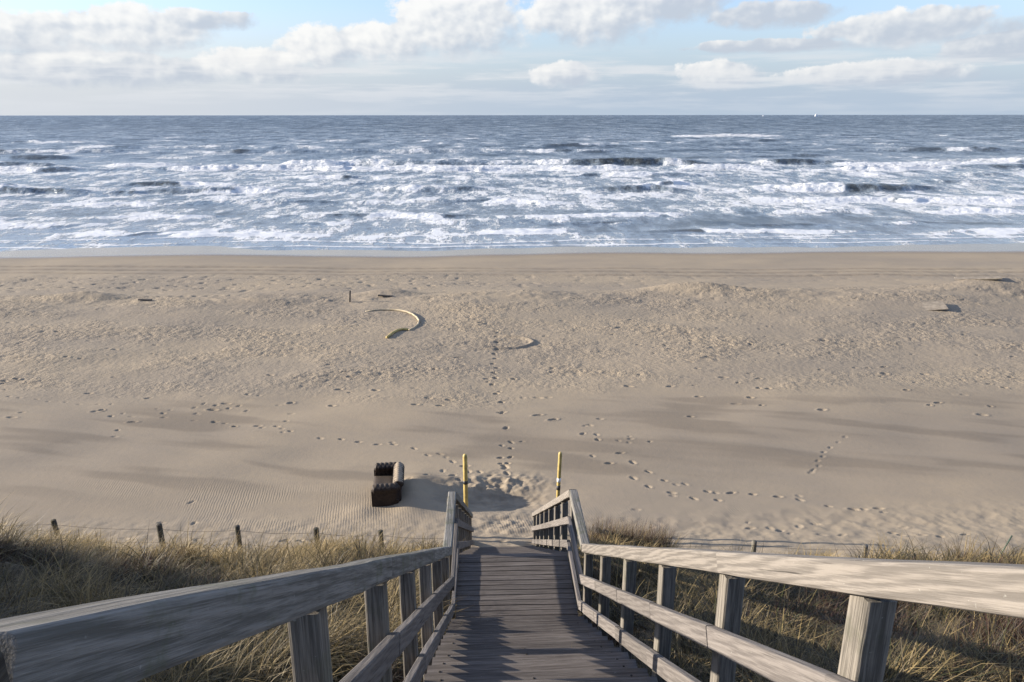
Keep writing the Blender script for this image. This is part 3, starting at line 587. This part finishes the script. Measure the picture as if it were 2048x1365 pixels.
# ------------------------------------------------------------------ chesterfield sofa
def build_sofa():
    e = empty('sofa', (-3.17, 18.95, gz(-3.3, 18.9) - .06), R_(5)); tag(e, 'abandoned dark brown buttoned leather sofa half sunk in the sand', 'sofa')
    def leather(name, sand):
        m, b, p = mat(name); tc = b.new('ShaderNodeTexCoord'); ge = b.new('ShaderNodeNewGeometry')
        n = b.noise(tc.outputs['Object'], 13.0, 5, .7)
        col = b.mix(b.ss(n, .3, .7), (0.012, 0.008, 0.007, 1), (0.034, 0.022, 0.018, 1))
        up = b.sep(ge.outputs['Normal'])[2]
        dep = b.m('MULTIPLY', b.ss(b.m('ADD', up, b.m('MULTIPLY', b.m('SUBTRACT', n, .5), 1.3)), .40, .90), sand)
        col = b.mix(dep, col, (0.34, 0.28, 0.21, 1)); lnk(b, col, p, 'Base Color')
        lnk(b, b.ss(dep, 0, .6, .60, .95), p, 'Roughness'); p.inputs['Specular IOR Level'].default_value = .3; lnk(b, b.bump(b.noise(tc.outputs['Object'], 40, 4, .6), .4, .006), p, 'Normal'); return m
    ML, MS = leather('cracked_leather', .16), leather('sand_covered_leather', .95)
    def rolled(name, path, h, r, m, per=.125):
        """padded panel swept along a plan path: rolled top, pleats running into buttoned rows on the inner face (left of the path)"""
        P = [Vector((a, c, 0)) for a, c in path]
        prof = [(0.05, .0, 0), (0.05, .14, 0), (0.05, .28, 0), (.055, h - 2.3 * r, 0)]          # inner face, (inward offset, height, roll weight)
        for q in range(17):
            a = R_(-35 + q * 250 / 16); prof.append((r * math.cos(a) - .03, h - r + r * math.sin(a), 1))
        prof += [(-.10, h - 2.2 * r, 0), (-.10, h * .3, 0), (-.10, 0, 0)]
        V, Fc, mm = [], [], len(prof); dist = 0.0; pts = []
        for a, c in zip(P[:-1], P[1:]):
            n = max(2, int((c - a).length / .016)); pts += [a + (c - a) * (k / n) for k in range(n)]
        pts.append(P[-1]); n = len(pts)
        for i, p in enumerate(pts):
            t = (pts[min(i + 3, n - 1)] - pts[max(i - 3, 0)]).normalized(); nin = Vector((-t.y, t.x, 0))
            if i: dist += (p - pts[i - 1]).length
            u = abs(math.sin(math.pi * dist / per)); v = abs(math.cos(math.pi * dist / per))
            e_ = min(i, n - 1 - i); er = 1 - .45 * max(0, 1 - e_ / 4.0) ** 2
            for jj, (o_, z, w) in enumerate(prof):
                if w:
                    d_ = u if (jj - 4) < 6 or (jj - 4) > 11 else v
                    row = abs(math.sin((jj - 4) / 16 * math.pi * 3)); k = er * (1 + .22 * (d_ ** .7 * (.35 + .65 * row) - .5))
                    o_ = -.03 + (o_ + .03) * k; z = (h - r) + (z - (h - r)) * k
                elif jj < 4: o_ += .03 * u * (1 if jj % 2 else .4)
                q = p + nin * o_; V.append((q.x, q.y, z))
        for i in range(n - 1):
            for k in range(mm - 1): a = i * mm + k; Fc.append((a, a + 1, a + mm + 1, a + mm))
        Fc.append(tuple(reversed(range(mm)))); Fc.append(tuple((n - 1) * mm + k for k in range(mm)))
        return link(name, mesh(name, V, Fc, True), m, e)
    rolled('backrest', [(.27, -.60), (.27, .60)], .80, .145, MS)
    rolled('arm', [(-.40, -.62), (.10, -.62), (.20, -.60), (.265, -.53)], .74, .13, ML)
    rolled('arm', [(.265, .53), (.20, .60), (.10, .62), (-.40, .62)], .74, .13, ML)
    for sy in (-1, 1):
        o = link('arm_front', loft('arm_front', .035, .15, .54, .015), ML, e); o.location = (-.41, sy * .645, .29); o.rotation_euler = (0, 0, R_(90))
    def cushion(name, lx, ly, lz, m):
        bm = bmesh.new(); bmesh.ops.create_cube(bm, size=1)
        bmesh.ops.subdivide_edges(bm, edges=bm.edges[:], cuts=9, use_grid_fill=True)
        for v in bm.verts:
            p = v.co * 2; k = (1 - abs(p.x) ** 4) * (1 - abs(p.y) ** 4); v.co.z *= .72 + .28 * k
            rr = 1 - .06 * abs(p.z) ** 3; v.co.x *= rr; v.co.y *= rr
            if p.z > .5: v.co.z -= .12 * math.exp(-((p.x - .1) ** 2 + (p.y + .1) ** 2) / .5)
        for v in bm.verts: v.co = Vector((v.co.x * lx, v.co.y * ly, v.co.z * lz))
        me = bpy.data.meshes.new(name); bm.to_mesh(me); bm.free(); me.polygons.foreach_set('use_smooth', [True] * len(me.polygons)); return link(name, me, m, e)
    o = cushion('seat_cushion', .60, 1.14, .20, ML); o.location = (-.13, 0, .33)
    o = link('base', loft('base', 1.40, .70, .27, .03, 6, .002), ML, e); o.location = (-.05, 0, .135)
    o = link('front_panel', loft('front_panel', 1.18, .03, .26, .012, 6, .002), ML, e); o.location = (-.415, 0, .16)
build_sofa()

# ------------------------------------------------------------------ washed-up things
hose_pts = [(-7.4, 41.7), (-6.9, 41.95), (-6.32, 42.01), (-5.85, 41.95), (-5.41, 41.74), (-5.0, 41.4), (-4.62, 40.85), (-4.3, 40.1), (-4.10, 39.3), (-4.08, 38.5), (-4.22, 37.9), (-4.46, 37.5)]
hp = [(x, y, gz(x, y) + .0 + .08 * math.sin(i / 11 * 3.1)) for i, (x, y) in enumerate(hose_pts)]
tag(link('bent_pipe', tube_mesh('bent_pipe', hp, .055, 10), M_HOSE), 'long pale yellow pipe bent in an arc on the sand', 'pipe')
hp = [(x, y, gz(x, y) + .07) for x, y in ((-4.5, 37.42), (-4.8, 37.47), (-5.05, 37.3), (-5.25, 36.85), (-5.39, 36.3), (-5.45, 36.05))]
tag(link('pipe_piece', tube_mesh('pipe_piece', hp, .06, 8), M_YEL), 'short ochre pipe end curving off the tip of the long pale arc', 'pipe')
o = link('wooden_stake', loft('wooden_stake', 1.0, .09, .09, .02, 4, .004, 5), M_DRIFT); o.location = (-8.78, 44.5, gz(-8.78, 44.5) + .22); o.rotation_euler = (R_(86), R_(4), 0)
tag(o, 'short grey wooden stake standing alone on the upper beach', 'stake')
def slab(name, x, y, lx, ly, th, rot, tilt, m, label, cat, up=.0):
    o = link(name, loft(name, ly, lx, th, min(.01, th / 3), 6, .006, int(x * 10) & 255), m); o.location = (x, y, gz(x, y) + up); o.rotation_euler = (tilt[0], tilt[1], rot); tag(o, label, cat)
slab('buried_sheet', 25.3, 41.35, 2.2, 1.5, .04, R_(-20), (R_(4), R_(-9)), M_PLATE, 'flat grey sheet tilted out of the sand on the right', 'sheet', .0)
slab('broken_board', 31.6, 46.3, 2.6, .7, .05, R_(-28), (R_(3), R_(-7)), M_PLATE, 'wide greyish board on the low mound far right', 'board', .05)
slab('broken_board', 33.4, 44.3, 2.4, .45, .05, R_(-38), (R_(2), R_(-6)), M_DRIFT, 'narrow darker board below the wide one, at the right edge', 'board', .03)
slab('driftwood_log', -21.5, 45.2, .8, .16, .10, R_(3), (0, R_(2)), M_DRIFT, 'dark driftwood log lying on the crest at the left', 'driftwood', .06)
slab('driftwood_plank', -6.75, 45.4, .9, .16, .08, R_(-4), (0, R_(3)), M_DRIFT, 'small pale plank lying before the round sand mound', 'driftwood', .08)
# ------------------------------------------------------------------ fences
def fence(name, posts, label, wires, lean, yv):
    e = empty(name, (posts[0][0], yv, gz(posts[0][0], yv))); tag(e, label, 'fence')
    inv = Matrix.Translation(-e.location); tops = []
    for i, (x, zt) in enumerate(posts):
        zb = gz(x, yv) - .3; r = .062 if i % 2 else .056
        pts = [(0, 0, zb), (0, 0, zt - .01), (0, 0, zt)]
        me = tube_mesh('post', [(0, 0, 0), (0.004, 0, (zt - zb) * .5), (0, 0, zt - zb - .012), (0, 0, zt - zb)], [r * 1.05, r, r, r * .82], 12)
        o = link('post', me, M_DARKWOOD if yv > 14.5 else M_POST, e); o.matrix_parent_inverse = inv; o.location = (x, yv, zb); o.rotation_euler = (0, lean[i], 0)
        tops.append((x + math.sin(lean[i]) * (zt - zb), zt))
    for dz in wires:
        pts = []
        ends = [(tops[0][0] - 3.0, tops[0][1] + .1)] + tops + [(tops[-1][0] + 1.6, tops[-1][1] - .1)]
        for (xa, za), (xb, zb) in zip(ends[:-1], ends[1:]):
            for q in range(6): t = q / 6; pts.append((xa + (xb - xa) * t, yv - .065, za + (zb - za) * t - dz - .05 * math.sin(t * math.pi)))
        pts.append((ends[-1][0], yv - .065, ends[-1][1] - dz))
        o = link('wire', tube_mesh('wire', pts, .0035, 5), M_WIRE, e); o.matrix_parent_inverse = inv
fence('wire_fence', [(-9.87, H - 8.54), (-7.65, H - 8.70), (-5.95, H - 8.77), (-4.22, H - 8.87), (-2.78, H - 8.96)], 'dark round fence posts with two wires left of the stairs', (.08, .42), (-.06, -.01, 0, .01, .01), 14.8)
fence('wire_fence', [(5.55, H - 9.03), (8.05, H - 9.19), (10.83, H - 9.36)], 'low fence of short buried posts with one wire right of the stairs', (.07,), (0, .03, -.02), 14.2)
o = link('thin_rod', tube_mesh('thin_rod', [(11.02, 14.1, H - 9.75), (11.3, 14.1, H - 8.95)], .014, 8), M_ROD); tag(o, 'thin green rod leaning out of the grass at the right edge', 'rod')

# ------------------------------------------------------------------ dune grass
def blades(name, bx, by, L, az, lean, curl, width, col, mat_, label, kind='stuff'):
    n = len(bx); bz = ground_base(bx, by) - .03
    T = np.array([0, .30, .62, 1.0]); m = len(T)
    ang = lean[:, None] + curl[:, None] * T[None, :]                     # angle from vertical along the blade
    seg = np.diff(T); px = np.zeros((n, m)); pz = np.zeros((n, m))
    for i in range(1, m):
        a = (ang[:, i] + ang[:, i - 1]) / 2; px[:, i] = px[:, i - 1] + np.sin(a) * L * seg[i - 1]; pz[:, i] = pz[:, i - 1] + np.cos(a) * L * seg[i - 1]
    dx, dy = np.cos(az), np.sin(az)
    ctr = np.stack([bx[:, None] + px * dx[:, None], by[:, None] + px * dy[:, None], bz[:, None] + pz], -1)
    tw = rng.uniform(-.9, .9, n); sx, sy = -np.sin(az + tw), np.cos(az + tw)
    wv = np.array([1.0, .9, .6, .0])
    V = np.zeros((n, 7, 3)); q = 0
    for i in range(3):
        off = np.stack([sx, sy, np.zeros(n)], -1) * (width * wv[i] * .5)[:, None]
        V[:, q] = ctr[:, i] - off; V[:, q + 1] = ctr[:, i] + off; q += 2
    V[:, 6] = ctr[:, 3]
    base = np.arange(n)[:, None] * 7
    quads = np.concatenate([base + np.array([0, 1, 3, 2]), base + np.array([2, 3, 5, 4])], 1).reshape(-1, 4); tris = base + np.array([4, 5, 6])
    me = bpy.data.meshes.new(name); me.vertices.add(n * 7); me.vertices.foreach_set('co', V.astype(np.float32).ravel())
    li = np.concatenate([quads.ravel(), tris.ravel()]).astype(np.int32); me.loops.add(len(li)); me.loops.foreach_set('vertex_index', li)
    ls = np.concatenate([np.arange(0, quads.size, 4), quads.size + np.arange(0, tris.size, 3)]).astype(np.int32)
    me.polygons.add(len(ls)); me.polygons.foreach_set('loop_start', ls); me.update(calc_edges=True)
    ca = me.attributes.new('tint', 'FLOAT_COLOR', 'POINT'); cc = np.ones((n, 7, 4)); cc[:, :, :3] = col[:, None, :]
    ca.data.foreach_set('color', cc.astype(np.float32).ravel())
    o = link(name, me, mat_); tag(o, label, None, None, kind); return o
mg, b, p = mat('grass_blades'); a = b.attr('tint'); lnk(b, a.outputs['Color'], p, 'Base Color'); p.inputs['Roughness'].default_value = .55; p.inputs['Specular IOR Level'].default_value = .3
tr = b.new('ShaderNodeBsdfTranslucent'); b.t.links.new(a.outputs['Color'], tr.inputs[0]); mx = b.new('ShaderNodeMixShader'); mx.inputs[0].default_value = .28
b.t.links.new(p.outputs[0], mx.inputs[1]); b.t.links.new(tr.outputs[0], mx.inputs[2]); b.t.links.new(mx.outputs[0], b.t.nodes['Material Output'].inputs[0])
STRAW, GREEN, GREY, BROWN = np.array([.38, .285, .13]), np.array([.050, .055, .022]), np.array([.066, .057, .042]), np.array([.050, .027, .016])
def grass(side):
    bx, by, L, az, ln, cu, wd, co = [], [], [], [], [], [], [], []
    n = 0; rr = np.random.default_rng(40 + side)
    N1 = lambda x, y, k, sd0: float(pn(np.array([x / k]), np.array([y / k]), sd0)[0])
    while n < 1150:
        y = rr.uniform(.8, 14.2) if rr.random() < .72 else rr.uniform(10.0, 14.2)
        x = side * rr.uniform(.35 if y < 13.0 else 1.15, max(3.0, .86 * y + 2.5))
        dens = N1(x, y, 1.5, 501 + side)
        if y > 13.0 and dens < (.16 if side > 0 else -.05): continue
        if dens < -.12 and rr.random() < .85: continue
        n += 1
        dist = math.hypot(x, y); big = rr.random() < .55
        k = int((rr.integers(85, 150) if big else rr.integers(35, 70)) * (1.25 if dist < 7 else 1.0))
        kindv = N1(x, y, 2.4, 511 + side) + rr.normal(0, .12)
        shrub = kindv < (-.12 if side < 0 else -.04) and y < 12.6
        spread = rr.uniform(.07, .17) if big else rr.uniform(.12, .30)
        bx.append(x + rr.normal(0, spread, k)); by.append(y + rr.normal(0, spread, k))
        Lt = (rr.uniform(.34, .60) if shrub else rr.uniform(.70, 1.10) if big else rr.uniform(.35, .65))
        if y > 12.4: Lt *= (.62 if side < 0 else .50)
        if abs(x) < 1.25: Lt *= .62
        L.append(Lt * rr.uniform(.40, 1.1, k)); wind = rr.normal(.10, .5)
        az.append(rr.vonmises(wind, .75 if big else .5, k))
        ln.append(np.abs(rr.normal(.22, .22, k))); cu.append(rr.normal(.7, .3, k) if shrub else rr.normal(1.75, .5, k))
        wd.append(rr.uniform(.0045, .0105 if big else .007, k) * (1 + dist / 22) * (.8 if shrub else 1))
        if shrub: c = BROWN * rr.uniform(.7, 1.6, (k, 1)) + rr.uniform(0, .02, (k, 3))
        else:
            t0 = .50 + 1.0 * kindv + (.24 if y > 11.6 else -.40 if side < 0 else -.52) + (.10 if big else -.15)  # shade put into the colour: less straw on the slope than the crest
            w = np.clip(rr.normal(t0, .27, k), 0, 1)[:, None]; g = (rr.random(k) < .25)[:, None]
            c = np.where(g, GREEN, GREY) * (1 - w) + STRAW * w; c = c * rr.uniform(.65, 1.2, (k, 1))
        co.append(c)
    for _ in range(95):                                                  # sunlit straw tufts along the crest
        y = rr.uniform(12.2, 13.5)
        x = rr.choice([rr.uniform(6.0, 7.6), rr.uniform(8.2, 12.5)]) if side > 0 else -rr.choice([rr.uniform(3.0, 6.5), rr.uniform(1.3, 3.0), rr.uniform(6.5, 12.5)])
        k = int(rr.integers(60, 110)); sp = rr.uniform(.08, .2)
        bx.append(x + rr.normal(0, sp, k)); by.append(y + rr.normal(0, sp, k)); L.append((rr.uniform(.32, .52) if side < 0 else rr.uniform(.42, .70)) * rr.uniform(.45, 1.1, k))
        az.append(rr.vonmises(rr.normal(.05, .25), 2.2, k)); ln.append(np.abs(rr.normal(.35, .2, k))); cu.append(rr.normal(1.15, .35, k))
        wd.append(rr.uniform(.006, .011, k)); co.append((STRAW * 1.12 * np.array([1, .98, .85])) * rr.uniform(.7, 1.15, (k, 1)))
    cat = np.concatenate
    blades('dune_grass', cat(bx), cat(by), cat(L), cat(az), cat(ln), cat(cu), cat(wd), np.clip(cat(co), .01, .8), mg,
           'straw coloured marram grass covering the dune left of the stairs' if side < 0 else 'wind swept marram grass and brown scrub right of the stairs')
grass(-1); grass(1)
def shrub(x, y, n, r, h, label):
    rr = np.random.default_rng(int(x * 100) & 1023)
    a = rr.uniform(0, 6.28, n); q = r * np.sqrt(rr.random(n)); bx = x + q * np.cos(a) * 1.6; by = y + q * np.sin(a) * .7
    c = BROWN * rr.uniform(.8, 2.0, (n, 1)) + rr.uniform(0, .03, (n, 3)); s = rr.random(n) < .22; c[s] = STRAW * .8
    o = blades('dry_shrub', bx, by, h * rr.uniform(.4, 1.1, n), rr.vonmises(.1, .8, n), np.abs(rr.normal(.3, .2, n)), rr.normal(.5, .4, n), rr.uniform(.005, .009, n), np.clip(c, .01, .8), mg, label, None)
    o['category'] = 'shrub'
shrub(2.75, 14.55, 4600, .62, .95, 'low brown dry shrub just right of the stairs before the sand')

# ------------------------------------------------------------------ ships on the horizon
def ship(x, y, L, label):
    e = empty('ship', (x, y, 0), R_(8)); tag(e, label, 'ship', 'ships on the horizon')
    def prism(name, x0, x1, z0, z1, w, m, rake=0):
        V = [(x0, -w, z0), (x1, -w * .6, z0), (x1, w * .6, z0), (x0, w, z0), (x0 - rake * .3, -w, z1), (x1 + rake, -w * .3, z1), (x1 + rake, w * .3, z1), (x0 - rake * .3, w, z1)]
        link(name, mesh(name, V, [(3, 2, 1, 0), (4, 5, 6, 7), (0, 1, 5, 4), (1, 2, 6, 5), (2, 3, 7, 6), (3, 0, 4, 7)]), m, e)
    k = L / 60
    prism('hull', -30 * k, 27 * k, -1, 6 * k, 6 * k, M_SHIPH, 4 * k)
    prism('superstructure', -27 * k, -6 * k, 6 * k, 13 * k, 5 * k, M_SHIP)
    prism('bridge', -24 * k, -14 * k, 13 * k, 18 * k, 4 * k, M_SHIP)
    prism('funnel', -27 * k, -24.5 * k, 13 * k, 19 * k, 1.5 * k, M_SHIP)
    link('mast', tube_mesh('mast', [(-18 * k, 0, 18 * k), (-18 * k, 0, 25 * k)], .5 * k, 6), M_SHIP, e)
ship(2540, 7000, 30, 'tiny white ship on the horizon, the smaller and left one')
ship(3041, 7000, 66, 'tiny white ship on the horizon, the larger and right one')
